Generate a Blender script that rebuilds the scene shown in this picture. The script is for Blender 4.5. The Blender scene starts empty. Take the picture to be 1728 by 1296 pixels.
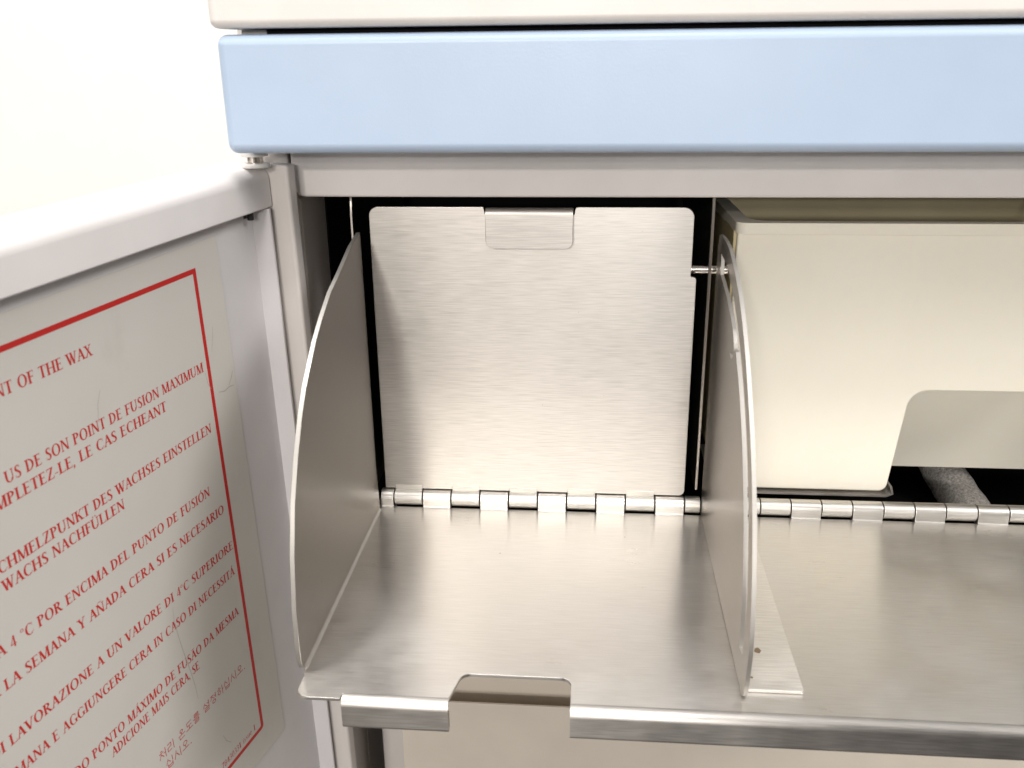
import bpy, bmesh, math, random
from math import sin, cos, pi, radians, hypot, atan2, exp
from mathutils import Vector, Matrix
from mathutils.geometry import tessellate_polygon
random.seed(7)
S = bpy.context.scene
COL = S.collection
MM = 0.001

# ------------------------------------------------------------------ camera
YAW, PITCH, ROLL, FPX = -0.08831332, 0.3465541, -0.01153437, 1560.35
CAM_LOC = Vector((0.0850, -0.3646, 0.1862))
fw = Vector((sin(YAW) * cos(PITCH), cos(YAW) * cos(PITCH), -sin(PITCH)))
rt = Vector((cos(YAW), -sin(YAW), 0))
up = rt.cross(fw)
rt2 = rt * cos(ROLL) + up * sin(ROLL)
up2 = up * cos(ROLL) - rt * sin(ROLL)
cd = bpy.data.cameras.new('camera')
cd.sensor_width = 36
cd.lens = FPX / 1728 * 36
cd.clip_start = 0.01
cd.clip_end = 50
cd.dof.use_dof = True
cd.dof.focus_distance = 0.405
cd.dof.aperture_fstop = 24
cam = bpy.data.objects.new('camera', cd)
COL.objects.link(cam)
M = Matrix((rt2, up2, -fw)).transposed().to_4x4()
M.translation = CAM_LOC
cam.matrix_world = M
S.camera = cam

# ------------------------------------------------------------------ world: soft light of a bright room
W = bpy.data.worlds.new('World')
S.world = W
W.use_nodes = True
nt = W.node_tree
bg = nt.nodes['Background']
tc = nt.nodes.new('ShaderNodeTexCoord')
sx = nt.nodes.new('ShaderNodeSeparateXYZ')
mr = nt.nodes.new('ShaderNodeMapRange')
mr.inputs['From Min'].default_value = -1
mr.inputs['From Max'].default_value = 1
rp = nt.nodes.new('ShaderNodeValToRGB')
for el, (pos, col) in zip([rp.color_ramp.elements[0], rp.color_ramp.elements[1], rp.color_ramp.elements.new(.5)],
                          [(0.28, (0.05, 0.045, 0.04, 1)), (0.74, (0.96, 0.945, 0.925, 1)), (0.5, (0.19, 0.175, 0.16, 1))]):
    el.position = pos
    el.color = col
nt.links.new(tc.outputs['Generated'], sx.inputs[0])
nt.links.new(sx.outputs['Z'], mr.inputs['Value'])
nt.links.new(mr.outputs[0], rp.inputs[0])
# dark wedge added to the world, front right, to darken the steel's reflections
def wr(sock, a, b):
    x = nt.nodes.new('ShaderNodeMapRange')
    x.interpolation_type = 'SMOOTHSTEP'
    x.inputs['From Min'].default_value = a
    x.inputs['From Max'].default_value = b
    nt.links.new(sock, x.inputs['Value'])
    return x.outputs[0]
def wm(a, b):
    x = nt.nodes.new('ShaderNodeMath')
    x.operation = 'MULTIPLY'
    nt.links.new(a, x.inputs[0])
    nt.links.new(b, x.inputs[1])
    return x.outputs[0]
dk = wm(wm(wr(sx.outputs['X'], .04, .16), wr(sx.outputs['X'], .75, .55)), wm(wr(sx.outputs['Y'], -.1, -.4), wr(sx.outputs['Z'], .85, .5)))
dm = nt.nodes.new('ShaderNodeMix')
dm.data_type = 'RGBA'
nt.links.new(dk, dm.inputs[0])
nt.links.new(rp.outputs[0], dm.inputs[6])
dm.inputs[7].default_value = (.05, .045, .04, 1)
nt.links.new(dm.outputs[2], bg.inputs['Color'])
bg.inputs['Strength'].default_value = 1.0

# ------------------------------------------------------------------ ceiling lamps of the room, and one added fill lamp
def lamp(name, loc, target, sx_, sy_, power, col):
    d = bpy.data.lights.new(name, 'AREA')
    d.shape = 'RECTANGLE'
    d.size = sx_
    d.size_y = sy_
    d.energy = power
    d.color = col
    o = bpy.data.objects.new(name, d)
    COL.objects.link(o)
    o.location = loc
    o.rotation_euler = (Vector(target) - Vector(loc)).to_track_quat('-Z', 'Y').to_euler()
    return o
lamp('ceiling_or_fill_lamp', (-0.47, -3.1, 0.98), (0.08, 0, 0.06), 0.30, 0.09, 19, (1.0, 0.955, 0.90))
lamp('ceiling_or_fill_lamp', (-0.02, -3.3, 0.80), (0.08, 0, 0.06), 0.30, 0.09, 7, (1.0, 0.955, 0.90))
lamp('ceiling_or_fill_lamp', (0.30, -3.2, 0.62), (0.08, 0, 0.06), 0.34, 0.09, 14, (1.0, 0.975, 0.95))
lamp('ceiling_or_fill_lamp', (0.10, -0.95, 1.95), (0.05, -.1, 0.0), 0.5, 0.2, 10.5, (1.0, 0.975, 0.95))
lamp('ceiling_or_fill_lamp', (-0.70, -0.25, 1.90), (-.3, .46, 0.0), 0.6, 0.2, 17, (1.0, 0.975, 0.95))  # added fill lamp, only there to brighten the background wall
lamp('ceiling_or_fill_lamp', (1.90, -1.10, 1.70), (-.05, -.15, 0.0), 1.1, 0.7, 26, (1.0, 0.975, 0.95))
S.view_settings.view_transform = 'Standard'
S.view_settings.look = 'None'
S.view_settings.exposure = 0.40
S.view_settings.gamma = 1
S.cycles.max_bounces = 10
S.cycles.diffuse_bounces = 5
S.cycles.glossy_bounces = 6
S.cycles.sample_clamp_indirect = 8

# ------------------------------------------------------------------ materials
def new_mat(name):
    m = bpy.data.materials.new(name)
    m.use_nodes = True
    n = m.node_tree
    return m, n, n.nodes['Principled BSDF']
def node(n, t, **kw):
    x = n.nodes.new(t)
    for k, v in kw.items():
        setattr(x, k, v)
    return x
def noise(n, vec, scale, detail=3, rough=0.55):
    x = node(n, 'ShaderNodeTexNoise')
    x.inputs['Scale'].default_value = scale
    x.inputs['Detail'].default_value = detail
    x.inputs['Roughness'].default_value = rough
    n.links.new(vec, x.inputs['Vector'])
    return x.outputs['Fac']
def mapping(n, vec, scale, loc=(0, 0, 0)):
    x = node(n, 'ShaderNodeMapping')
    x.inputs['Scale'].default_value = scale
    x.inputs['Location'].default_value = loc
    n.links.new(vec, x.inputs['Vector'])
    return x.outputs[0]
def ramp(n, fac, a, b, ca=0.0, cb=1.0):
    x = node(n, 'ShaderNodeMapRange')
    x.inputs['From Min'].default_value = a
    x.inputs['From Max'].default_value = b
    x.inputs['To Min'].default_value = ca
    x.inputs['To Max'].default_value = cb
    n.links.new(fac, x.inputs['Value'])
    return x.outputs[0]
def mix(n, fac, a, b):
    x = node(n, 'ShaderNodeMix', data_type='RGBA')
    for i, v in ((6, a), (7, b)):
        if isinstance(v, tuple):
            x.inputs[i].default_value = v + (1,)
        else:
            n.links.new(v, x.inputs[i])
    if isinstance(fac, float):
        x.inputs[0].default_value = fac
    else:
        n.links.new(fac, x.inputs[0])
    return x.outputs[2]
def math_(n, op, a, b=None):
    x = node(n, 'ShaderNodeMath', operation=op)
    for i, v in ((0, a), (1, b)):
        if v is None:
            continue
        if isinstance(v, (int, float)):
            x.inputs[i].default_value = v
        else:
            n.links.new(v, x.inputs[i])
    return x.outputs[0]
def bump(n, height, strength, dist, p):
    x = node(n, 'ShaderNodeBump')
    x.inputs['Strength'].default_value = strength
    x.inputs['Distance'].default_value = dist
    n.links.new(height, x.inputs['Height'])
    n.links.new(x.outputs[0], p.inputs['Normal'])

def painted(name, col, rough=0.42, peel=0.05, spec=0.4, dirt=0.06):
    m, n, p = new_mat(name)
    t = node(n, 'ShaderNodeTexCoord').outputs['Object']
    big = noise(n, t, 35, 4)
    c2 = tuple(c * (1 - dirt) for c in col)
    n.links.new(mix(n, ramp(n, big, .35, .7), col, c2), p.inputs['Base Color'])
    n.links.new(ramp(n, noise(n, t, 90, 3), .3, .7, rough - .05, rough + .06), p.inputs['Roughness'])
    p.inputs['Specular IOR Level'].default_value = spec
    bump(n, noise(n, t, 1100, 2), peel, 0.0004, p)
    return m

def steel(name, brush='X', col=(0.56, 0.53, 0.495), rough=0.36, aniso=0.8, bumps=0.10, streak=0.20, wavy=0.12, cross=0.0, metal=1.0, blotch=1.0):
    m, n, p = new_mat(name)
    t = node(n, 'ShaderNodeTexCoord').outputs['Object']
    k = {'X': (0.02, 1, 1), 'Y': (1, 0.02, 1)}[brush]
    k2 = {'X': (0.025, 1, 1), 'Y': (1, 0.025, 1)}[brush]
    fine = noise(n, mapping(n, t, k), 5200, 1, .5)
    mid = noise(n, mapping(n, t, k2, (.3, .1, .7)), 2400, 1, .5)
    blot = noise(n, t, 22, 4, .6)
    v = math_(n, 'ADD', math_(n, 'MULTIPLY', fine, .8), math_(n, 'MULTIPLY', mid, .2))
    if cross:
        mp = node(n, 'ShaderNodeMapping')
        mp.inputs['Rotation'].default_value = (0, 0, radians(-11))
        mp.inputs['Scale'].default_value = k
        n.links.new(t, mp.inputs['Vector'])
        sc = ramp(n, noise(n, mp.outputs[0], 2600, 2, .5), .66, .74)
        msk = ramp(n, noise(n, mapping(n, t, (1, 1, 1), (.2, .5, 0)), 14, 2), .48, .62)
        v = math_(n, 'ADD', v, math_(n, 'MULTIPLY', math_(n, 'MULTIPLY', sc, msk), cross))
    dark = tuple(c * (1 - streak) for c in col)
    lite = tuple(min(1, c * (1 + streak * .8)) for c in col)
    speck = math_(n, 'MULTIPLY', ramp(n, noise(n, t, 420, 1, .4), .84, .87), .7)
    n.links.new(mix(n, speck, mix(n, ramp(n, v, .38, .62), dark, lite), (.12, .10, .08)), p.inputs['Base Color'])
    p.inputs['Metallic'].default_value = metal
    r1 = ramp(n, v, .3, .7, rough - .02, rough + .025)
    r2 = ramp(n, blot, .3, .7, -.05 * blotch, .06 * blotch)
    n.links.new(math_(n, 'ADD', r1, r2), p.inputs['Roughness'])
    if aniso:
        p.inputs['Anisotropic'].default_value = aniso
        tg = node(n, 'ShaderNodeTangent', direction_type='UV_MAP', uv_map='brush')
        n.links.new(tg.outputs[0], p.inputs['Tangent'])
    b1 = node(n, 'ShaderNodeBump')
    b1.inputs['Strength'].default_value = wavy
    b1.inputs['Distance'].default_value = .004
    n.links.new(noise(n, mapping(n, t, (1, 1, 1), (.4, .2, .9)), 17, 1.5, .5), b1.inputs['Height'])
    b2 = node(n, 'ShaderNodeBump')
    b2.inputs['Strength'].default_value = bumps
    b2.inputs['Distance'].default_value = .0002
    n.links.new(v, b2.inputs['Height'])
    n.links.new(b1.outputs[0], b2.inputs['Normal'])
    n.links.new(b2.outputs[0], p.inputs['Normal'])
    return m

M_white = painted('cream_white_paint', (0.80, 0.755, 0.715), .45)
M_door = painted('light_grey_paint', (0.74, 0.705, 0.69), .52)
M_panel = painted('grey_inner_paint', (0.655, 0.63, 0.63), .45, .06)
M_frame = painted('warm_grey_paint', (0.67, 0.625, 0.59), .45)
M_rail = painted('rail_grey_paint', (0.76, 0.715, 0.685), .42)
M_blue = painted('pale_blue_paint', (0.455, 0.555, 0.70), .36, .07, .45, .03)
M_beige = painted('beige_paint', (0.69, 0.62, 0.535), .45)
M_dark = painted('shade_black_lining', (0.010, 0.009, 0.009), .8, .05, .1)  # near black stands in for deep shade inside the cabinet
M_wall = painted('wall_paint', (0.885, 0.865, 0.825), .7, .03, .2, .02)
M_steel = steel('brushed_steel', col=(0.445, 0.418, 0.388), rough=.36, bumps=.015, wavy=.06, streak=.11)
M_tab = steel('brushed_steel_tab', col=(0.385, 0.36, 0.335), rough=.36, bumps=.015, wavy=.06, streak=.12)
M_worn = steel('worn_rolled_steel', 'X', (0.60, 0.575, 0.535), .40, .2, .25, .16, .10, blotch=2.2)
M_shelf = steel('brushed_steel_shelf', col=(0.69, 0.66, 0.62), rough=.32, bumps=.015, wavy=.08, streak=.06, cross=.5)
M_foot = steel('brushed_steel_foot', col=(0.80, 0.765, 0.72), rough=.42, aniso=.5, bumps=.03, wavy=.04, streak=.12)
M_wing = steel('brushed_steel_wing', 'Y', (0.44, 0.405, 0.365), .33, .6, .0, .03, .005, blotch=.15)
M_knuckle = steel('rolled_steel', 'X', (0.66, 0.63, 0.59), .34, .3, .06, .08, .03)
M_cut = steel('sheared_steel_edge', 'X', (0.48, 0.455, 0.42), .5, 0, .0, .04, 0, metal=.8)
M_pin = steel('polished_steel_pin', 'X', (0.68, 0.63, 0.57), .16, 0, .03, .04, 0)

# cream plastic
M_bin, n_, p_ = new_mat('cream_plastic')
t_ = node(n_, 'ShaderNodeTexCoord').outputs['Object']
n_.links.new(mix(n_, ramp(n_, noise(n_, t_, 18, 4), .3, .7), (0.83, 0.79, 0.69), (0.80, 0.755, 0.65)), p_.inputs['Base Color'])
p_.inputs['Roughness'].default_value = .42
p_.inputs['Subsurface Weight'].default_value = .35
p_.inputs['Subsurface Radius'].default_value = (.004, .003, .0015)
p_.inputs['Specular IOR Level'].default_value = .35
bump(n_, noise(n_, t_, 700, 2), .05, .0004, p_)
M_tub, n2_, p2_ = new_mat('yellowed_shaded_plastic')  # yellowed, and darkened further to stand in for shade inside the bin
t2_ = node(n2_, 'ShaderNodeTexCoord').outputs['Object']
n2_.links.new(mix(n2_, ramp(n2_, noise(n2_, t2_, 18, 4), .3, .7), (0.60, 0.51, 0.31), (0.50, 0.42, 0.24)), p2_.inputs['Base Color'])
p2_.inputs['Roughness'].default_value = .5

# laminated sticker film
M_label, n_, p_ = new_mat('sticker_film')
t_ = node(n_, 'ShaderNodeTexCoord').outputs['Object']
sm = ramp(n_, noise(n_, mapping(n_, t_, (1, 1, .6)), 38, 6, .65), .58, .78)
base = mix(n_, ramp(n_, noise(n_, t_, 14, 3), .3, .7), (0.625, 0.60, 0.555), (0.585, 0.56, 0.515))
n_.links.new(mix(n_, math_(n_, 'MULTIPLY', sm, .22), base, (0.36, 0.33, 0.30)), p_.inputs['Base Color'])
p_.inputs['Roughness'].default_value = .5
bump(n_, noise(n_, t_, 160, 4), .05, .001, p_)
def flat(name, col, rough=.6):
    m, n, p = new_mat(name)
    p.inputs['Base Color'].default_value = col + (1,)
    p.inputs['Roughness'].default_value = rough
    return m
M_ink = flat('red_ink', (0.52, 0.018, 0.014), .55)
M_scratch = flat('scratch_grime', (0.44, 0.415, 0.38), .7)
M_weld = flat('weld_burn', (0.16, 0.11, 0.07), .5)
M_black = flat('black_rubber', (0.012, 0.011, 0.011), .6)
M_hose, n_, p_ = new_mat('braided_grey_sleeve')
t_ = node(n_, 'ShaderNodeTexCoord').outputs['Object']
fz = noise(n_, t_, 900, 4, .7)
n_.links.new(mix(n_, ramp(n_, fz, .35, .7), (0.35, 0.32, 0.29), (0.85, 0.80, 0.75)), p_.inputs['Base Color'])
p_.inputs['Roughness'].default_value = .85
bump(n_, fz, .8, .002, p_)
M_nylon = painted('white_nylon', (0.74, 0.72, 0.68), .4)

# ------------------------------------------------------------------ mesh helpers
WORLD = {}
BRUSH = {}
def empty(name, loc, label=None, cat=None, group=None):
    o = bpy.data.objects.new(name, None)
    o.empty_display_size = .02
    COL.objects.link(o)
    o.location = loc
    WORLD[o] = Vector(loc)
    if label:
        o['label'] = label
        o['category'] = cat
        if group:
            o['group'] = group
    return o

class MB:
    def __init__(s):
        s.v = []
        s.f = []
    def add(s, vs, fs):
        k = len(s.v)
        s.v += [Vector(v) for v in vs]
        s.f += [tuple(i + k for i in f) for f in fs]
        return s
    def box(s, x0, x1, y0, y1, z0, z1):
        vs = [(x, y, z) for x in (x0, x1) for y in (y0, y1) for z in (z0, z1)]
        return s.add(vs, [(0, 1, 3, 2), (4, 6, 7, 5), (0, 4, 5, 1), (2, 3, 7, 6), (0, 2, 6, 4), (1, 5, 7, 3)])
    def prism(s, loops, fr, t0, t1):
        """loops: outer and holes as 2-D points; fr(u, v, w) -> 3-D"""
        flat_ = [p for l in loops for p in l]
        n = len(flat_)
        tri = tessellate_polygon([[Vector((p[0], p[1], 0)) for p in l] for l in loops])
        vs = [fr(p[0], p[1], t0) for p in flat_] + [fr(p[0], p[1], t1) for p in flat_]
        if len(loops) == 1:
            fs = [tuple(range(n)), tuple(range(2 * n - 1, n - 1, -1))]
        else:
            fs = [tuple(t) for t in tri] + [tuple(i + n for i in reversed(t)) for t in tri]
        k = 0
        for l in loops:
            m = len(l)
            for i in range(m):
                a, b = k + i, k + (i + 1) % m
                fs.append((a, a + n, b + n, b))
            k += m
        return s.add(vs, fs)
    def tube(s, p0, p1, r, seg=24, r2=None):
        p0, p1 = Vector(p0), Vector(p1)
        d = (p1 - p0).normalized()
        a = d.orthogonal().normalized()
        b = d.cross(a)
        vs, fs = [], []
        for p, rr in ((p0, r), (p1, r if r2 is None else r2)):
            for i in range(seg):
                t = 2 * pi * i / seg
                vs.append(p + (a * cos(t) + b * sin(t)) * rr)
        for i in range(seg):
            j = (i + 1) % seg
            fs.append((i, j, j + seg, i + seg))
        fs += [tuple(range(seg - 1, -1, -1)), tuple(range(seg, 2 * seg))]
        return s.add(vs, fs)
    def build(s, name, mat, parent=None, bevel=0.0, seg=3, brush=None, smooth=35, label=None, cat=None, angle=30):
        bm = bmesh.new()
        c = sum(s.v, Vector()) / len(s.v)
        bv = [bm.verts.new(v - c) for v in s.v]
        for f in s.f:
            try:
                bm.faces.new([bv[i] for i in f])
            except ValueError:
                pass
        bmesh.ops.recalc_face_normals(bm, faces=bm.faces)
        if bevel:
            es = [e for e in bm.edges if len(e.link_faces) == 2 and e.calc_face_angle(0) > radians(angle)]
            bmesh.ops.bevel(bm, geom=es, offset=bevel, segments=seg, profile=.5, affect='EDGES', clamp_overlap=True)
        if brush is not None:
            uv = bm.loops.layers.uv.new('brush')
            bd = Vector(brush)
            for f in bm.faces:
                t = f.normal.cross(bd)
                if t.length < .25:
                    t = f.normal.orthogonal()
                t.normalize()
                w = f.normal.cross(t)
                for l in f.loops:
                    l[uv].uv = (l.vert.co.dot(t) * 10, l.vert.co.dot(w) * 10)
        me = bpy.data.meshes.new(name)
        bm.to_mesh(me)
        bm.free()
        me.materials.append(mat)
        for pl in me.polygons:
            pl.use_smooth = True
        me.set_sharp_from_angle(angle=radians(smooth))
        o = bpy.data.objects.new(name, me)
        COL.objects.link(o)
        if smooth:
            wn = o.modifiers.new('normals', 'WEIGHTED_NORMAL')
            wn.weight = 100
            wn.keep_sharp = True
            wn.thresh = .001
        WORLD[o] = c
        if parent is not None:
            o.parent = parent
            o.location = c - WORLD[parent]
        else:
            o.location = c
        if label:
            o['label'] = label
        if cat:
            o['category'] = cat
        return o

def cut_edges(o, axis=0):
    o.data.materials.append(M_cut)
    for pl in o.data.polygons:
        if abs(pl.normal[axis]) < .5:
            pl.material_index = 1
    return o

def rounded(pts, seg=6):
    """pts: (x, y) or (x, y, r): polygon with rounded corners"""
    out = []
    n = len(pts)
    for i, p in enumerate(pts):
        r = p[2] if len(p) > 2 else 0
        if not r:
            out.append((p[0], p[1]))
            continue
        P = Vector(p[:2])
        A = Vector(pts[i - 1][:2]) - P
        B = Vector(pts[(i + 1) % n][:2]) - P
        A.normalize(); B.normalize()
        h = A.angle(B) / 2
        d = r / math.tan(h)
        c = P + (A + B).normalized() * (r / sin(h))
        s0 = P + A * d - c
        s1 = P + B * d - c
        a0 = atan2(s0.y, s0.x)
        a1 = atan2(s1.y, s1.x)
        da = (a1 - a0 + pi) % (2 * pi) - pi
        for k in range(seg + 1):
            a = a0 + da * k / seg
            out.append((c.x + r * cos(a), c.y + r * sin(a)))
    return out
def mmv(pts):
    return [tuple(c * MM for c in p) for p in pts]
FXZ = lambda u, v, w: Vector((u, w, v))      # outline in X-Z, extruded along Y
FXY = lambda u, v, w: Vector((u, v, w))      # outline in X-Y, extruded along Z
FYZ = lambda u, v, w: Vector((w, u, v))      # outline in Y-Z, extruded along X
def sheet(path, t):
    """closed outline of a bent sheet of thickness t that follows path (u, v), material on its left"""
    n = len(path)
    off = []
    for i in range(n):
        P = Vector(path[i])
        d0 = (P - Vector(path[i - 1])).normalized() if i else None
        d1 = (Vector(path[i + 1]) - P).normalized() if i < n - 1 else None
        d = ((d0 or d1) + (d1 or d0)).normalized()
        nn = Vector((-d.y, d.x))
        k = 1 / max(.5, d.dot(d1 or d0))
        off.append(tuple(P + nn * t * k))
    return list(path) + off[::-1]

def mb(): return MB()
XR = 0.360     # the cabinet runs on to the right past the frame

# ------------------------------------------------------------------ background wall
wall = mb().box(-1.6, 1.8, .46, .50, -1.2, 1.6).build('wall', M_wall, None,
        label='plain off-white wall behind the open cabinet, at upper left', cat='wall')

# ------------------------------------------------------------------ cabinet
cab = empty('cabinet', (0.10, 0.05, -0.30),
            'white, grey and pale blue metal cabinet with open door and folded down steel shelf', 'cabinet')
mb().box(-.0412, XR, -.0505, .16, .1938, .30).build('top_panel', M_white, cab, bevel=.0028, seg=4)
mb().box(-.0398, XR, -.0500, -.0045, .1537, .1920).build('front_bar', M_blue, cab, bevel=.0034, seg=5, label='pale blue front bar with rounded edges')
# recess behind the bar seen through the slit under the top panel
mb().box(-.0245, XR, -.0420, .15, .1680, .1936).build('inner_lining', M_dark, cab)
mb().box(-.0340, -.0250, -.0400, .15, .1680, .1936).build('gap_bracket', M_frame, cab, bevel=.0004)
# header rail under the bar
pr_ = rounded(mmv([(-31.0, 170), (-31.0, 133.3, 4.5), (360, 133.3), (360, 170)]))
mb().prism([pr_], FXZ, -.010, .012).build('header_rail', M_rail, cab, bevel=.0012, seg=3)
# side: outer shell, front return flange, inner face
mb().box(-.0470, -.0322, -.0095, .16, -.32, .20).build('side_panel', M_frame, cab, bevel=.001)
mb().box(-.0341, -.0313, 0, .034, -.32, .1315).build('door_frame_post', M_frame, cab, bevel=.0008)
# inside of the compartment, its deep shade put into black walls
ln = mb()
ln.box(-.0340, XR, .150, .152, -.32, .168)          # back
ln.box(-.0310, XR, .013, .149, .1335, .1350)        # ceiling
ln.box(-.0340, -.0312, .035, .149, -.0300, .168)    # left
ln.box(-.0321, -.0311, -.0060, .0120, .1340, .1690)  # black strip for the shade in the seam beside the rail
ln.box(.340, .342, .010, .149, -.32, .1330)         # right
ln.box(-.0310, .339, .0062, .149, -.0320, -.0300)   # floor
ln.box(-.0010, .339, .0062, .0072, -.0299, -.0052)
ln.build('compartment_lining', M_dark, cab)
mb().box(-.0340, -.0312, .0345, .149, -.32, -.0305).build('lower_side', M_frame, cab)
# divider plates
def divider(x0, x1, y0, pts):
    return mb().prism([mmv(pts)], FYZ, x0, x1).build('divider_plate', M_wing, cab, brush=(0, 1, 0), bevel=.0002, seg=1)
divider(.1314, .1326, 0, [(2, 6), (2, 70), (1.4, 98), (1.4, 131.8), (120, 131.8), (120, 6)])
divider(-.0131, -.0120, 0, [(5, -3), (5, 124), (6.5, 131.8), (110, 131.8), (110, -3)])
# lower front panel under the shelf and its recessed upper part
mb().box(-.0037, XR, 0, .0014, -.33, -.1105).build('lower_panel', M_beige, cab, bevel=.0003)
mb().box(-.0010, XR, .0130, .015, -.1500, -.0330).build('upper_panel', M_beige, cab)
mb().box(-.0220, -.0045, .030, .15, -.33, -.0300).build('inner_post', M_frame, cab, bevel=.001)
# slim tray that carries the plastic bin
tr = mb().prism([sheet(mmv([(140, 2.6), (214.2, 2.6), (216.4, 3.6), (215.6, 6.6)]), -.0009)], FXZ, .0088, .060)
tr.build('bin_tray', M_steel, cab, brush=(1, 0, 0))

# ------------------------------------------------------------------ hinge knuckles
R = .0036
def knuckle(x0, x1, kind, parent):
    m = mb()
    g = .00022
    if kind == 'shelf':
        pts = [(R * cos(a), R * sin(a)) for a in [pi * k / 14 for k in range(-4, 15)]]
        pts += [(-R, -.0032), (-R - .0014, -.0037), (-R - .0014, -.0046), (0, -.0046)]
    else:
        pts = [(R * cos(2 * pi * k / 28), R * sin(2 * pi * k / 28)) for k in range(28)]
    m.prism([pts], FYZ, x0 + g, x1 - g)
    if kind == 'hatch' and parent is hatch:
        m.box(x0 + g * 1.5, x1 - g * 1.5, -.0002, .0009, .0030, .0058)
    return m.build('hinge_knuckle', M_knuckle if kind == 'shelf' else M_worn, parent, bevel=.00025, seg=2, brush=(1, 0, 0), smooth=40, angle=50)

# ------------------------------------------------------------------ square steel hatch
hatch_out = rounded(mmv([(-4.1, 4.0), (-4.0, 128.0, 3.6), (42.2, 128.0, .4), (42.8, 125.2, .3), (78.0, 125.2, .3), (78.5, 128.0, 1.2), (124.7, 128.0, 3.8),
                         (124.7, 103.9), (124.4, 100.6, .8), (126.8, 100.4, 1.2), (126.9, 4.0, 2.6)]))
hatch = mb().prism([hatch_out], FXZ, 0, .0012).build('hatch', M_steel, cab, bevel=.00022, seg=2, brush=(1, 0, 0),
        label='square brushed steel hatch standing upright with a folded pull tab on its top edge')
# pull tab: sheet folded forward over the top edge
tab = mb()
cx0, cx1, cr = .0432, .0777, .0032
tr_ = .0023
path = [(.0011, .1238), (.0011, .1257)] + [(-.0012 + tr_ * cos(a), .1257 + tr_ * sin(a)) for a in [pi * k / 12 for k in range(1, 13)]] + [(-.0035, .1224)]
cols = sorted(set([cx0 + cr - cr * cos(pi / 2 * k / 6) for k in range(7)] + [cx1 - cr + cr * cos(pi / 2 * k / 6) for k in range(7)]))
vs_, fs_ = [], []
for xc in cols:
    dx = max(0, cx0 + cr - xc, xc - (cx1 - cr))
    zl = .1122 + cr - math.sqrt(max(0, cr * cr - dx * dx))
    prof = sheet(path[:-1] + [(-.0035, .1240), (-.0036, zl)], .0011)
    np_ = len(prof)
    vs_ += [(xc, a, b) for a, b in prof]
for i_ in range(len(cols) - 1):
    for k in range(np_):
        k2 = (k + 1) % np_
        fs_.append((i_ * np_ + k, i_ * np_ + k2, (i_ + 1) * np_ + k2, (i_ + 1) * np_ + k))
fs_ += [tuple(range(np_)), tuple(range((len(cols) - 1) * np_, len(cols) * np_))]
tab.add(vs_, fs_)
tab.build('pull_tab', M_tab, hatch, brush=(1, 0, 0), smooth=40, bevel=.00035, seg=2, angle=60)
# side pin that rides in the slot of the shelf wing
mb().tube((.118, .0044, .1028), (.1392, .0044, .1028), .0020, 24).build('slide_pin', M_pin, hatch, brush=(1, 0, 0), bevel=.0002)

# ------------------------------------------------------------------ drop-down shelf
TOP, BOT = -.0036, -.0048
plate = rounded(mmv([(-5.9, -2.9), (290, -2.9), (290, -129.6), (81.1, -129.6), (81.1, -117, 3.6), (46.0, -117, 3.6), (43.3, -129.6),
                     (9.4, -129.6), (9.2, -131.9), (-5.3, -131.9, 4.2), (-5.3, -121.5), (-5.9, -120.3)]))
shelf = mb().prism([plate], FXY, BOT, TOP).build('drop_shelf', M_shelf, cab, bevel=.00022, seg=2, brush=(1, 0, 0),
        label='brushed steel shelf folded down flat with a notch in its front edge')
def lip_path():
    r = .0030
    p = [(-.1293, TOP)]
    p += [(-.1296 - r * sin(a), TOP - r + r * cos(a)) for a in [pi / 2 * k / 8 for k in range(9)]]
    p += [(-.1326, -.0132)]
    p += [(-.1312 - .0014 * cos(a), -.0132 - .0014 * sin(a)) for a in [pi * k / 8 for k in range(1, 9)]]
    p += [(-.1298, -.0080)]
    return p
lipo = sheet(lip_path(), .0011)
for a, b in ((.0096, .0433), (.0811, .290)):
    mb().prism([lipo], FYZ, a, b).build('front_lip', M_steel, shelf, brush=(1, 0, 0), smooth=45)
# wings: quarter discs standing on the shelf
LW = [(-8.2, 119.3), (-22, 116.6), (-40, 110.8), (-54, 106.8), (-66.3, 101.1), (-76, 95.6), (-83.6, 89.9), (-91, 84), (-97.1, 77.4), (-104.8, 66.4), (-111.8, 53.3),
      (-117.1, 37.4), (-120.4, 20.1), (-121.1, 7.3), (-120.6, 0.5), (-119.2, -2.4), (-117.6, -3.6)]
wl = mmv([(-5.2, -3.6), (-5.6, 1), (-7.4, 20), (-8.0, 117)] + LW)
cut_edges(mb().prism([wl], FYZ, -.0076, -.0060).build('side_wing', M_wing, shelf, brush=(0, 1, 0), bevel=.0001, seg=1))
# bend radius along the foot of the wing
fil = [(0, 0)] + [(.0013 - .0013 * sin(a), .0013 - .0013 * cos(a)) for a in [pi / 2 * k / 6 for k in range(7)]]
mb().prism([fil], lambda u, v, w: Vector((-.0060 + u, w, TOP - .00005 + v)), -.1180, -.0062).build('bend_radius', M_cut, shelf, brush=(0, 1, 0))
def polar(table, a):
    for (a0, r0), (a1, r1) in zip(table, table[1:]):
        if a <= a1:
            k = (a - a0) / (a1 - a0)
            k = max(0, k)
            return r0 + (r1 - r0) * k
    return table[-1][1]
def pt(r, a):
    return (-r * sin(radians(a)), r * cos(radians(a)))
T_out = [(3, 119), (15, 122.9), (30, 125.0), (48, 125.6), (62, 127.6), (73, 128.6), (82, 128.8), (88, 126.2)]
T_in = [(13, 106.2), (30, 109.2), (45, 111), (62, 112), (75, 113), (86, 112.4)]
T_slot = [(6, 113.5), (15, 115.5), (30, 117.2), (45, 118.9), (62, 120.8), (75, 121.4), (86, 118.2)]
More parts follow.
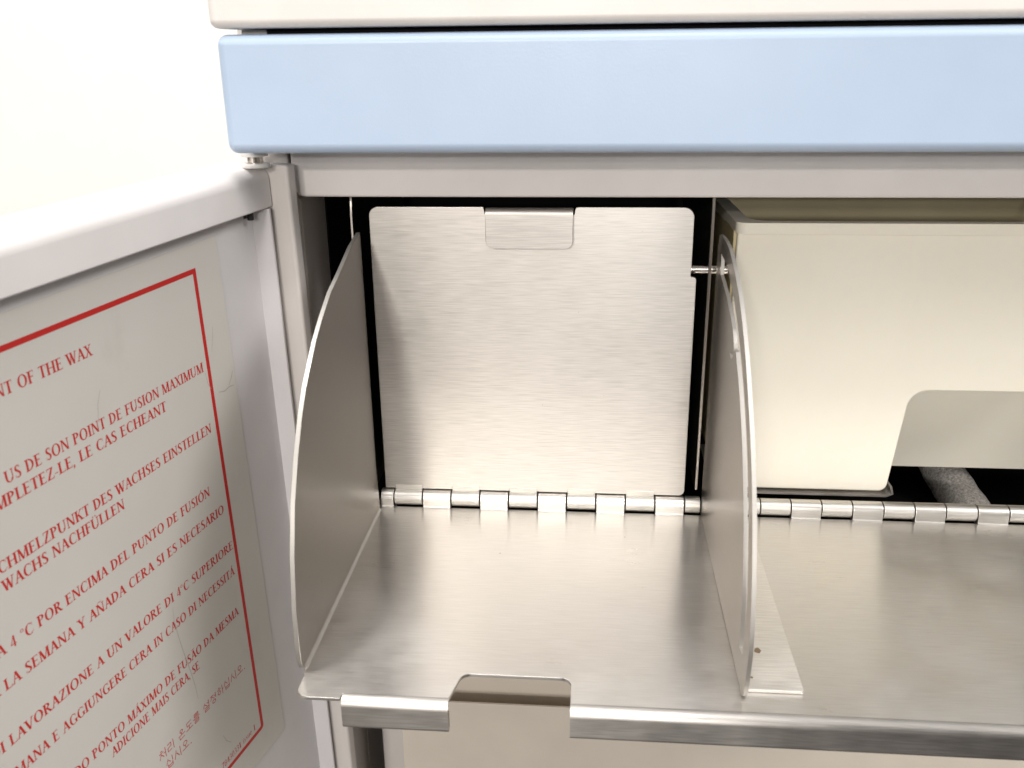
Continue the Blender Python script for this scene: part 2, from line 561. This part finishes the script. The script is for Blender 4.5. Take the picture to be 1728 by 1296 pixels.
out = [(-2, -3.0), (-2.4, 112)] + [pt(polar(T_out, a), a) for a in [3 + 2.5 * k for k in range(35)]]
out += [(-124.6, -1.4), (-122.8, -3.0)]
hole = [pt(polar(T_slot, a), a) for a in [7 + 2.63 * k for k in range(31)]]
inner = []
for a in [86.2, 84, 81, 78, 75, 71, 67, 62, 58, 54, 50, 46, 43, 40, 37]:
    inner.append(pt(polar(T_in, a), a))
inner += [(-65.2, 88.6), (-63.4, 89.9), (-61.2, 89.9), (-59.2, 88.9), (-57.6, 87.2)]
inner += [(-53.9 + 4.6 * cos(radians(a)), 88.9 + 4.6 * sin(radians(a))) for a in (-38, -70, -100, -130, -160, -190, -215)]
inner += [(-55.2, 93.9), (-53.4, 95.0)]
for a in [26, 22, 18, 14, 10, 8]:
    inner.append(pt(polar(T_in, a), a))
hole += inner
rw = mb().prism([mmv(out), mmv(hole)], FYZ, .1340, .1353).build('side_wing', M_wing, shelf, brush=(0, 1, 0),
        label='right steel wing with a long curved slot along its rim')
cut_edges(rw)
foot = rounded(mmv([(134.2, -11), (153.4, -11), (153.5, -120.2, 1.2), (134.2, -120.2)]))
mb().prism([foot], FXY, TOP + .0001, TOP + .0013).build('wing_foot', M_foot, shelf, bevel=.0003, seg=2, brush=(1, 0, 0))
ws = rounded([(.1412, -.1007), (.1428, -.1016, .0004), (.1436, -.1000), (.1428, -.0984, .0003), (.1416, -.0990)])
mb().prism([ws], FXY, TOP + .00125, TOP + .00145).build('weld_spot', M_weld, shelf, bevel=.00005, seg=1)
mb().prism([rounded([(.1378, -.1144), (.1384, -.1149), (.1388, -.1141), (.1381, -.1138)])], FXY, TOP + .00125, TOP + .00137).build('weld_spot', M_weld, shelf)

# hinge: knuckles alternate between hatch / cabinet and shelf
xs = [0.0 + .0127 * k for k in range(11)]
knuckle(-.0060, 0.0, 'shelf', shelf)
for k in range(10):
    knuckle(xs[k], xs[k + 1], 'hatch' if k % 2 == 0 else 'shelf', hatch if k % 2 == 0 else shelf)
knuckle(.1270, .1338, 'hatch', cab)
knuckle(.1358, .15915, 'hatch', cab)
x = .15915
k = 0
while x < .290:
    knuckle(x, x + .0128, 'hatch' if k % 2 == 0 else 'shelf', cab if k % 2 == 0 else shelf)
    x += .0128
    k += 1
# ------------------------------------------------------------------ plastic bin
bin_ = empty('plastic_bin', (.21, .05, .0038), 'cream plastic bin with a rounded cutout in its lower front, standing behind the steel shelf', 'bin')
fp = rounded(mmv([(143.2, 117), (142.2, 3.8, 1.0), (214.4, 3.8, 3.6), (219.2, 50.6, 8.0), (300, 50.6), (300, 117)]), 8)
mb().prism([fp], FXZ, .0100, .0135).build('front_panel', M_bin, bin_, bevel=.0013, seg=4)
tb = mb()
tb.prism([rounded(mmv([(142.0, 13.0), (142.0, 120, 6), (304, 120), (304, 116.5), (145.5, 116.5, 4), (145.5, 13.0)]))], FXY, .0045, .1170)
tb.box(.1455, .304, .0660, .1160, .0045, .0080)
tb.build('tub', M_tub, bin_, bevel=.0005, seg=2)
hr = mb()
hr.box(.1457, .304, .0600, .0630, -.0066, .0508)
hr.box(.1457, .304, .0137, .0630, .0510, .0535)
hr.build('handle_recess', M_bin, bin_, bevel=.0003, seg=2)
rim_o = rounded(mmv([(300, 8.8), (142.6, 8.8, 4.5), (140.4, 122, 6), (300, 122)]))
rim_i = rounded(mmv([(299, 14.2), (148.6, 14.2, 9.0), (146.4, 116, 6), (299, 116)]))
mb().prism([rim_o, rim_i], FXY, .1160, .1206).build('rim', M_bin, bin_, bevel=.0021, seg=5)

# ------------------------------------------------------------------ hose inside the compartment
def curve_tube(pts, r, name, mat, **kw):
    m = mb()
    n = len(pts)
    seg = 20
    vs, fs = [], []
    for i, p in enumerate(pts):
        d = (Vector(pts[min(i + 1, n - 1)]) - Vector(pts[max(i - 1, 0)])).normalized()
        a = d.cross(Vector((0, 1, .3))).normalized()
        b = d.cross(a)
        for k_ in range(seg):
            t = 2 * pi * k_ / seg
            rr = r * (1 + .05 * sin(i * 1.7 + k_))
            vs.append(Vector(p) + (a * cos(t) + b * sin(t)) * rr)
    for i in range(n - 1):
        for k_ in range(seg):
            j = (k_ + 1) % seg
            fs.append((i * seg + k_, i * seg + j, (i + 1) * seg + j, (i + 1) * seg + k_))
    fs += [tuple(range(seg)), tuple(range((n - 1) * seg, n * seg))]
    return m.add(vs, fs).build(name, mat, None, smooth=70, **kw)
curve_tube([(.2575, .115, .0060), (.2605, .101, -.0040), (.2628, .088, -.0110), (.2645, .077, -.0165), (.2668, .066, -.0215), (.2695, .055, -.0262), (.272, .045, -.0290)], .0098, 'sleeved_hose', M_hose,
           label='fuzzy grey sleeved hose in the dark gap below the plastic bin', cat='hose')

# ------------------------------------------------------------------ open cabinet door
A_D, B_D, C_D = 0.22859, 0.00021, -0.03087
e0 = Vector((-sin(A_D), -cos(A_D), 0)); n0 = Vector((cos(A_D), -sin(A_D), 0)); z0 = Vector((0, 0, 1))
n1 = n0 * cos(B_D) - z0 * sin(B_D); z1 = z0 * cos(B_D) + n0 * sin(B_D)
DE = e0 * cos(C_D) + z1 * sin(C_D)
DZ = z1 * cos(C_D) - e0 * sin(C_D)
DN = n1
DO = Vector((-.0434, -.0220, .1107))
def DF(u, v, w):            # u along the door from the hinge, v up, w out of its inner face
    return DO + DE * u + DZ * v + DN * w
def dbox(m, u0, u1, v0, v1, w0, w1):
    vs = [DF(u, v, w) for u in (u0, u1) for v in (v0, v1) for w in (w0, w1)]
    return m.add(vs, [(0, 1, 3, 2), (4, 6, 7, 5), (0, 4, 5, 1), (2, 3, 7, 6), (0, 2, 6, 4), (1, 5, 7, 3)])
UL, VB = .245, -.330
door = dbox(mb(), .0, UL, VB, .030, -.0025, 0).build('door', M_panel, cab,
        label='light grey cabinet door standing open, with a red-bordered multilingual sticker inside')
tprof = rounded([(.0206, -.0170), (.0206, .0072, .0007), (.0362, .0072, .0054), (.0362, -.0170, .003)], 10)
mb().prism([tprof], lambda u, v, w: DF(w, u, v), -.0036, UL).build('top_rail', M_door, door, bevel=.0010, seg=4, angle=40)
dbox(mb(), -.0010, .0002, VB, .0204, -.0006, .0078).build('side_flange', M_panel, door, bevel=.0003, seg=2)
dbox(mb(), -.0099, -.0039, VB, .0362, -.0150, .0148).build('hinge_post', M_frame, door, bevel=.0013, seg=3)
dbox(mb(), -.0035, UL, VB, .0200, -.0170, -.0140).build('outer_skin', M_door, door)
# pivot bush between door and front bar
pv = Vector((-.0388, -.0262, 0))
zt = .1466
hb = mb().tube(pv + Vector((0, 0, zt)), pv + Vector((0, 0, zt + .0016)), .0052, 32).build('hinge_bush', M_nylon, door, bevel=.0004)
mb().tube(pv + Vector((0, 0, zt + .0013)), pv + Vector((0, 0, .1550)), .0029, 24).build('hinge_pin', M_pin, hb, brush=(0, 0, 1))
mb().tube(pv + Vector((0, 0, zt + .0040)), pv + Vector((0, 0, zt + .0056)), .0048, 32).build('washer', M_nylon, hb, bevel=.0003)
# small black buffer under the top rail
bf = mb().tube(DF(.0065, .0208, .0035), DF(.0065, .0172, .0035), .0012, 16)
bf.tube(DF(.0098, .0208, .0035), DF(.0098, .0185, .0035), .0007, 12)
bf.build('buffer', M_black, door, bevel=.0002)

# sticker
lab = rounded(mmv([(24.4, 15.2, 1.0), (24.0, -207.0, 1.2), (240, -207), (240, 15.2)]))
mb().prism([lab], DF, .00005, .00022).build('sticker', M_label, door)
def ring(u0, u1, v0, v1, t, r):
    o_ = rounded([(u0, v1, .0002), (u0, v0, r), (u1, v0), (u1, v1)])
    i_ = rounded([(u0 + t, v1 - t, .0002), (u0 + t, v0 + t, r * .5), (u1 - t, v0 + t), (u1 - t, v1 - t)])
    return [o_, i_]
mb().prism(ring(.0383, .236, -.1937, .0068, .0018, .0018), DF, .00022, .00025).build('sticker_border', M_ink, door)

# ---------------------------------------------------------------- lettering: serif capitals built from strokes
SW, TW, SF, SH = .165, .074, .085, .045
class Pen:
    def __init__(s):
        s.polys = []
    def poly(s, pts): s.polys.append(pts)
    def rect(s, x0, y0, x1, y1): s.poly([(x0, y0), (x1, y0), (x1, y1), (x0, y1)])
    def serif(s, xc, w, y, upw=True, l=SF):
        d = SH if upw else -SH
        s.poly([(xc - w / 2 - l, y), (xc + w / 2 + l, y), (xc + w / 2 + l, y + d * .7), (xc + w / 2, y + d * 2), (xc - w / 2, y + d * 2), (xc - w / 2 - l, y + d * .7)])
    def stem(s, xc, w=SW, y0=0, y1=1, bot=True, top=True):
        s.rect(xc - w / 2, y0, xc + w / 2, y1)
        if bot: s.serif(xc, w, y0)
        if top: s.serif(xc, w, y1, False)
    def diag(s, xa, ya, xb, yb, w):
        s.poly([(xa - w / 2, ya), (xa + w / 2, ya), (xb + w / 2, yb), (xb - w / 2, yb)])
    def bar(s, x0, x1, y, t=TW): s.rect(x0, y - t / 2, x1, y + t / 2)
    def bowl(s, cx, cy, rx, ry, a0, a1, wx=SW, wy=TW, n=18):
        for k in range(n):
            q = []
            for (a, io) in ((a0 + (a1 - a0) * k / n, 0), (a0 + (a1 - a0) * (k + 1) / n, 0), (a0 + (a1 - a0) * (k + 1) / n, 1), (a0 + (a1 - a0) * k / n, 1)):
                A = radians(a)
                q.append((cx + (rx - io * wx) * cos(A), cy + (ry - io * wy) * sin(A)))
            s.poly(q)
    def tip(s, x, y0, y1, w=.05):      # small vertical beak at the end of an arm
        s.poly([(x - w, y0), (x, y0), (x, y1), (x - w * .3, y1)])
def glyph(c):
    p = Pen(); w = .7
    acc = {'Ñ': ('N', '~'), 'Ó': ('O', '/'), 'Á': ('A', '/'), 'Ã': ('A', '~'), 'Ü': ('U', ':'), 'É': ('E', '/')}
    if c in acc:
        b, m = acc[c]
        polys, w = glyph(b)
        p.polys = list(polys)
        x = w / 2
        if m == '/': p.diag(x, 1.06, x + .13, 1.26, .09)
        if m == ':': p.bowl(x - .12, 1.16, .065, .065, 0, 360, .065, .065, 10); p.bowl(x + .12, 1.16, .065, .065, 0, 360, .065, .065, 10)
        if m == '~': p.poly([(x - .2, 1.10), (x - .08, 1.2), (x + .08, 1.13), (x + .2, 1.22), (x + .2, 1.17), (x + .08, 1.07), (x - .08, 1.14), (x - .2, 1.05)])
        return p.polys, w
    if c == 'A':
        p.diag(.36, 1, .62, 0, SW); p.diag(.36, .98, .10, 0, TW); p.bar(.2, .5, .36); p.serif(.10, TW, 0); p.serif(.62, SW, 0); w = .72
    elif c == 'C':
        p.bowl(.42, .5, .37, .52, 52, 308, SW, TW); p.tip(.68, .72, .98); p.diag(.66, .13, .70, .24, .05); w = .74
    elif c == 'D':
        p.stem(.17); p.bowl(.22, .5, .50, .5, -90, 90, SW, TW); p.bar(.12, .24, TW / 2); p.bar(.12, .24, 1 - TW / 2); w = .78
    elif c in 'EF':
        p.stem(.17); p.bar(.2, .53, 1 - TW / 2); p.bar(.2, .46, .53); p.tip(.53, .97, .80, .045); p.tip(.47, .42, .64, .03)
        w = .58
        if c == 'E': p.bar(.2, .56, TW / 2); p.tip(.57, .03, .22, .05); w = .62
    elif c == 'G':
        p.bowl(.42, .5, .37, .52, 52, 300, SW, TW); p.tip(.68, .72, .98); p.stem(.66, SW, .05, .42, False, True); w = .8
    elif c == 'H':
        p.stem(.17); p.stem(.66); p.bar(.2, .64, .51); w = .83
    elif c == 'I':
        p.stem(.18); w = .36
    elif c == 'K':
        p.stem(.17); p.diag(.22, .42, .60, 1, TW); p.diag(.34, .6, .64, 0, SW); p.serif(.6, TW, 1, False); p.serif(.64, SW, 0); w = .74
    elif c == 'L':
        p.stem(.17); p.bar(.2, .55, TW / 2); p.tip(.57, .03, .26, .05); w = .60
    elif c == 'M':
        p.stem(.14, TW); p.stem(.78, SW); p.diag(.17, 1, .45, 0, SW); p.diag(.45, 0, .75, 1, TW); w = .93
    elif c == 'N':
        p.stem(.14, TW); p.stem(.66, TW, 0, 1, False, True); p.diag(.16, 1, .65, 0, SW); w = .80
    elif c == 'O':
        p.bowl(.42, .5, .38, .52, 0, 360, SW, TW, 32); w = .84
    elif c in 'PR':
        p.stem(.17); p.bowl(.24, .745, .34, .255, -90, 90, SW, TW); p.bar(.14, .26, 1 - TW / 2); p.bar(.14, .26, .49 + TW / 2); w = .63
        if c == 'R': p.diag(.34, .5, .62, 0, SW); p.serif(.64, SW * .8, 0, True, .05); w = .72
    elif c == 'S':
        p.bowl(.29, .745, .22, .275, 40, 235, SW * .9, TW); p.bowl(.29, .255, .23, .275, -140, 55, SW * .9, TW)
        p.diag(.15, .70, .44, .34, SW * 1.15); p.tip(.47, .76, .99, .04); p.poly([(.06, .03), (.09, .03), (.10, .25), (.06, .25)]); w = .56
    elif c == 'T':
        p.stem(.33, SW, 0, 1, True, False); p.bar(.04, .62, 1 - TW / 2); p.tip(.62, .97, .76, .05); p.poly([(.04, .97), (.09, .97), (.055, .76), (.04, .76)]); w = .66
    elif c == 'U':
        p.stem(.17, SW, .3, 1, False, True); p.stem(.66, TW, .3, 1, False, True); p.bowl(.40, .3, .285, .32, 180, 360, SW * .9, TW); w = .82
    elif c == 'V':
        p.diag(.10, 1, .36, 0, SW); p.diag(.36, 0, .62, 1, TW); p.serif(.10, SW, 1, False); p.serif(.62, TW, 1, False); w = .72
    elif c == 'W':
        p.diag(.10, 1, .32, 0, SW); p.diag(.32, 0, .50, .95, TW); p.diag(.46, 1, .68, 0, SW); p.diag(.68, 0, .88, 1, TW); p.serif(.10, SW, 1, False); p.serif(.88, TW, 1, False); p.serif(.46, SW, 1, False, .04); w = .98
    elif c == 'X':
        p.diag(.14, 1, .60, 0, SW); p.diag(.58, 1, .14, 0, TW); p.serif(.14, SW, 1, False); p.serif(.6, SW, 0); p.serif(.58, TW, 1, False); p.serif(.14, TW, 0); w = .74
    elif c == 'Y':
        p.stem(.36, SW, 0, .48, True, False); p.diag(.10, 1, .36, .44, SW); p.diag(.36, .44, .60, 1, TW); p.serif(.10, SW, 1, False); p.serif(.60, TW, 1, False); w = .70
    elif c == 'Z':
        p.bar(.08, .58, 1 - TW / 2); p.bar(.06, .60, TW / 2); p.diag(.53, 1, .12, 0, SW); p.tip(.62, .03, .26, .05); p.poly([(.08, .97), (.13, .97), (.10, .76), (.08, .76)]); w = .66
    elif c == '°': p.bowl(.16, .84, .14, .15, 0, 360, .05, .05, 16); w = .34
    elif c == ',': p.poly([(.06, .10), (.18, .10), (.17, -.10), (.05, -.26)]); w = .26
    elif c == '.': p.rect(.07, 0, .18, .12); w = .26
    elif c == '-': p.bar(.04, .30, .30, .07); w = .34
    elif c == '4': p.rect(.30, 0, .42, 1); p.bar(.03, .52, .26, .07); p.diag(.07, .26, .36, 1, .06); w = .54
    elif c == '1': p.stem(.26, SW, 0, 1, True, False); p.diag(.12, .82, .26, .98, .06); w = .5
    elif c == '7': p.bar(.05, .48, .95, .1); p.diag(.46, 1, .18, 0, .1); w = .52
    elif c == '8': p.bowl(.26, .74, .19, .26, 0, 360, .08, .05, 18); p.bowl(.26, .26, .22, .28, 0, 360, .09, .05, 18); w = .52
    elif c == '3': p.bowl(.22, .74, .2, .26, -90, 140, .09, .05); p.bowl(.20, .26, .25, .28, -140, 90, .1, .05); w = .5
    elif c == '0': p.bowl(.26, .5, .22, .51, 0, 360, .1, .05, 24); w = .52
    elif c == 'i': p.stem(.14, .09, 0, .62, True, False); p.rect(.09, .78, .19, .90); w = .28
    elif c == 's': p.bowl(.18, .46, .13, .18, 40, 235, .07, .04, 10); p.bowl(.18, .17, .14, .18, -140, 55, .07, .04, 10); p.diag(.10, .42, .27, .22, .1); w = .36
    elif c == 'u': p.stem(.12, .09, .15, .62, False, False); p.stem(.40, .09, 0, .62, True, False); p.bowl(.26, .18, .185, .19, 180, 360, .07, .04, 10); w = .52
    elif c == 'e': p.bowl(.22, .31, .19, .32, 0, 320, .09, .045, 18); p.bar(.08, .4, .34, .04); w = .44
    elif c == ' ': w = .36
    return p.polys, w
def hangul(c):
    p = Pen(); t = .075
    H = lambda x0, x1, y: p.rect(x0, y - t / 2, x1, y + t / 2)
    V = lambda x, y0, y1: p.rect(x - t / 2, y0, x + t / 2, y1)
    D = lambda x0, y0, x1, y1: p.diag(x0, y0, x1, y1, t * 1.15)
    O = lambda x, y, r, ry=None: p.bowl(x, y, r, ry or r, 0, 360, t, t, 20)
    if c == '처': H(.26, .46, .93); H(.08, .62, .76); D(.36, .76, .08, .18); D(.34, .58, .62, .2); V(.86, 0, 1); H(.64, .86, .52)
    if c == '리': H(.1, .58, .88); V(.56, .54, .88); H(.1, .58, .54); V(.12, .16, .54); H(.1, .62, .18); V(.86, 0, 1)
    if c == '온': O(.5, .78, .22, .18); V(.5, .42, .6); H(.06, .94, .42); V(.2, .04, .28); H(.18, .84, .06)
    if c == '도': H(.2, .82, .9); V(.22, .54, .9); H(.2, .82, .54); V(.5, .18, .54); H(.04, .96, .18)
    if c == '를': H(.2, .8, .97); V(.78, .83, .97); H(.2, .8, .83); V(.22, .69, .83); H(.2, .82, .69); H(.04, .96, .52); H(.2, .8, .36); V(.78, .2, .36); H(.2, .8, .2); V(.22, .05, .2); H(.2, .82, .04)
    if c == '설': D(.3, .96, .06, .5); D(.3, .8, .56, .5); V(.84, .46, 1); H(.6, .84, .74); H(.2, .86, .4); V(.84, .22, .4); H(.2, .86, .22); V(.22, .04, .22); H(.2, .88, .03)
    if c == '정': H(.1, .58, .9); D(.36, .9, .08, .5); D(.34, .74, .6, .5); V(.84, .44, 1); H(.6, .84, .7); O(.54, .2, .27, .2)
    if c == '하': H(.24, .46, .95); H(.08, .62, .78); O(.35, .42, .23, .22); V(.82, 0, 1); H(.82, .98, .52)
    if c == '십': D(.32, .98, .06, .5); D(.32, .82, .6, .5); V(.84, .48, 1); V(.24, .02, .42); V(.82, .02, .42); H(.24, .82, .24); H(.24, .82, .04)
    if c == '시': D(.36, .96, .06, .18); D(.36, .66, .66, .18); V(.86, 0, 1)
    if c == '오': O(.5, .7, .28, .24); V(.5, .18, .48); H(.04, .96, .17)
    if c == '.': p.rect(.1, .02, .22, .14); return p.polys, .3
    if c == ' ': return [], .45
    return p.polys, 1.06
INK = mb()
cnt = [0]
def write(text, end_u, v, cap, width=None, fn=glyph, sub=None, italic=0.0):
    """text whose right end is at end_u (u grows to the left in the picture) with baseline v; sub: the tail that is width long"""
    def adv(t): return sum(fn(c)[1] for c in t)
    sxl = cap
    if width:
        sxl = width / adv(sub or text)
    total = adv(text) * sxl
    x = 0.0
    for c in text:
        polys, w = fn(c)
        for q in polys:
            cnt[0] = (cnt[0] + 1) % 24
            h = .00024 + cnt[0] * 4e-7
            pts = [DF(end_u + total - (x + (a + italic * b) * sxl), v + b * cap, h) for a, b in q]
            INK.add(pts, [tuple(range(len(pts)))])
        x += w * sxl
CAP = .0036
write('POINT OF THE WAX', .0920, -.0066, CAP, .0288, sub='OF THE WAX')
write('US DE SON POINT DE FUSION MAXIMUM', .0422, -.0303, CAP, .0823, sub='DE SON POINT DE FUSION MAXIMUM')
write('COMPLETEZ-LE, LE CAS ECHEANT', .0643, -.0363, CAP, .0726, sub='MPLETEZ-LE, LE CAS ECHEANT')
write('SCHMELZPUNKT DES WACHSES EINSTELLEN', .0428, -.0537, CAP, .0611, sub='DES WACHSES EINSTELLEN')
write('WACHS NACHFÜLLEN', .0912, -.0594, CAP, .0495, sub='WACHS NACHFÜLLEN')
write('A 4 °C POR ENCIMA DEL PUNTO DE FUSIÓN', .0491, -.0766, CAP, .0836, sub='POR ENCIMA DEL PUNTO DE FUSIÓN')
write('A LA SEMANA Y AÑADA CERA SI ES NECESARIO', .0427, -.0873, CAP, .0976, sub='SEMANA Y AÑADA CERA SI ES NECESARIO')
write('DI LAVORAZIONE A UN VALORE DI 4°C SUPERIORE', .0407, -.1043, CAP, .1100, sub='LAVORAZIONE A UN VALORE DI 4°C SUPERIORE')
write('SETTIMANA E AGGIUNGERE CERA IN CASO DI NECESSITÁ', .0421, -.1151, CAP, .0951, sub='E AGGIUNGERE CERA IN CASO DI NECESSITÁ')
write('DO PONTO MÁXIMO DE FUSÃO DA MESMA', .0434, -.1328, CAP, .0816, sub='PONTO MÁXIMO DE FUSÃO DA MESMA')
write('ADICIONE MAIS CERA, SE', .0703, -.1386, CAP, None)
write('처리 온도를 설정하십시오.', .0444, -.1586, .0042, None, hangul)
write('십시오.', .0811, -.1644, .0042, None, hangul)
write('78430331 issue 1', .0437, -.1902, .0028, .0240, glyph)
INK.build('lettering', M_ink, door)
# creases and scuffs in the sticker film
def scratch(pts, w):
    L, Rr = [], []
    for i, (a, b) in enumerate(pts):
        q = Vector(pts[min(i + 1, len(pts) - 1)]) - Vector(pts[max(i - 1, 0)])
        q.normalize()
        ww = w * (.25 + .75 * sin(pi * (i + .5) / len(pts))) / 2
        L.append((a - q.y * ww, b + q.x * ww)); Rr.append((a + q.y * ww, b - q.x * ww))
    P = [DF(a * MM, b * MM, .000262) for a, b in L] + [DF(a * MM, b * MM, .000262) for a, b in Rr]
    n = len(pts)
    mb().add(P, [(i, i + 1, n + i + 1, n + i) for i in range(n - 1)]).build('scuff', M_scratch, door)
scratch([(78.5, -106), (78.9, -112), (78.3, -118), (77.2, -126), (75.4, -136), (74.3, -144), (74.0, -150)], .32)
scratch([(33.5, -16), (34.5, -20), (36.2, -25)], .25)
scratch([(26.0, -41.6), (29, -41.2), (32, -41.8), (35.4, -40.9)], .5)
scratch([(25.5, -36), (26.8, -38), (29, -40.6)], .4)
scratch([(39.6, -38), (41.0, -35), (41.6, -31)], .22)
scratch([(64, -176), (62.5, -180), (60, -183)], .3)
scratch([(92, -18), (94, -22), (95, -27)], .25)
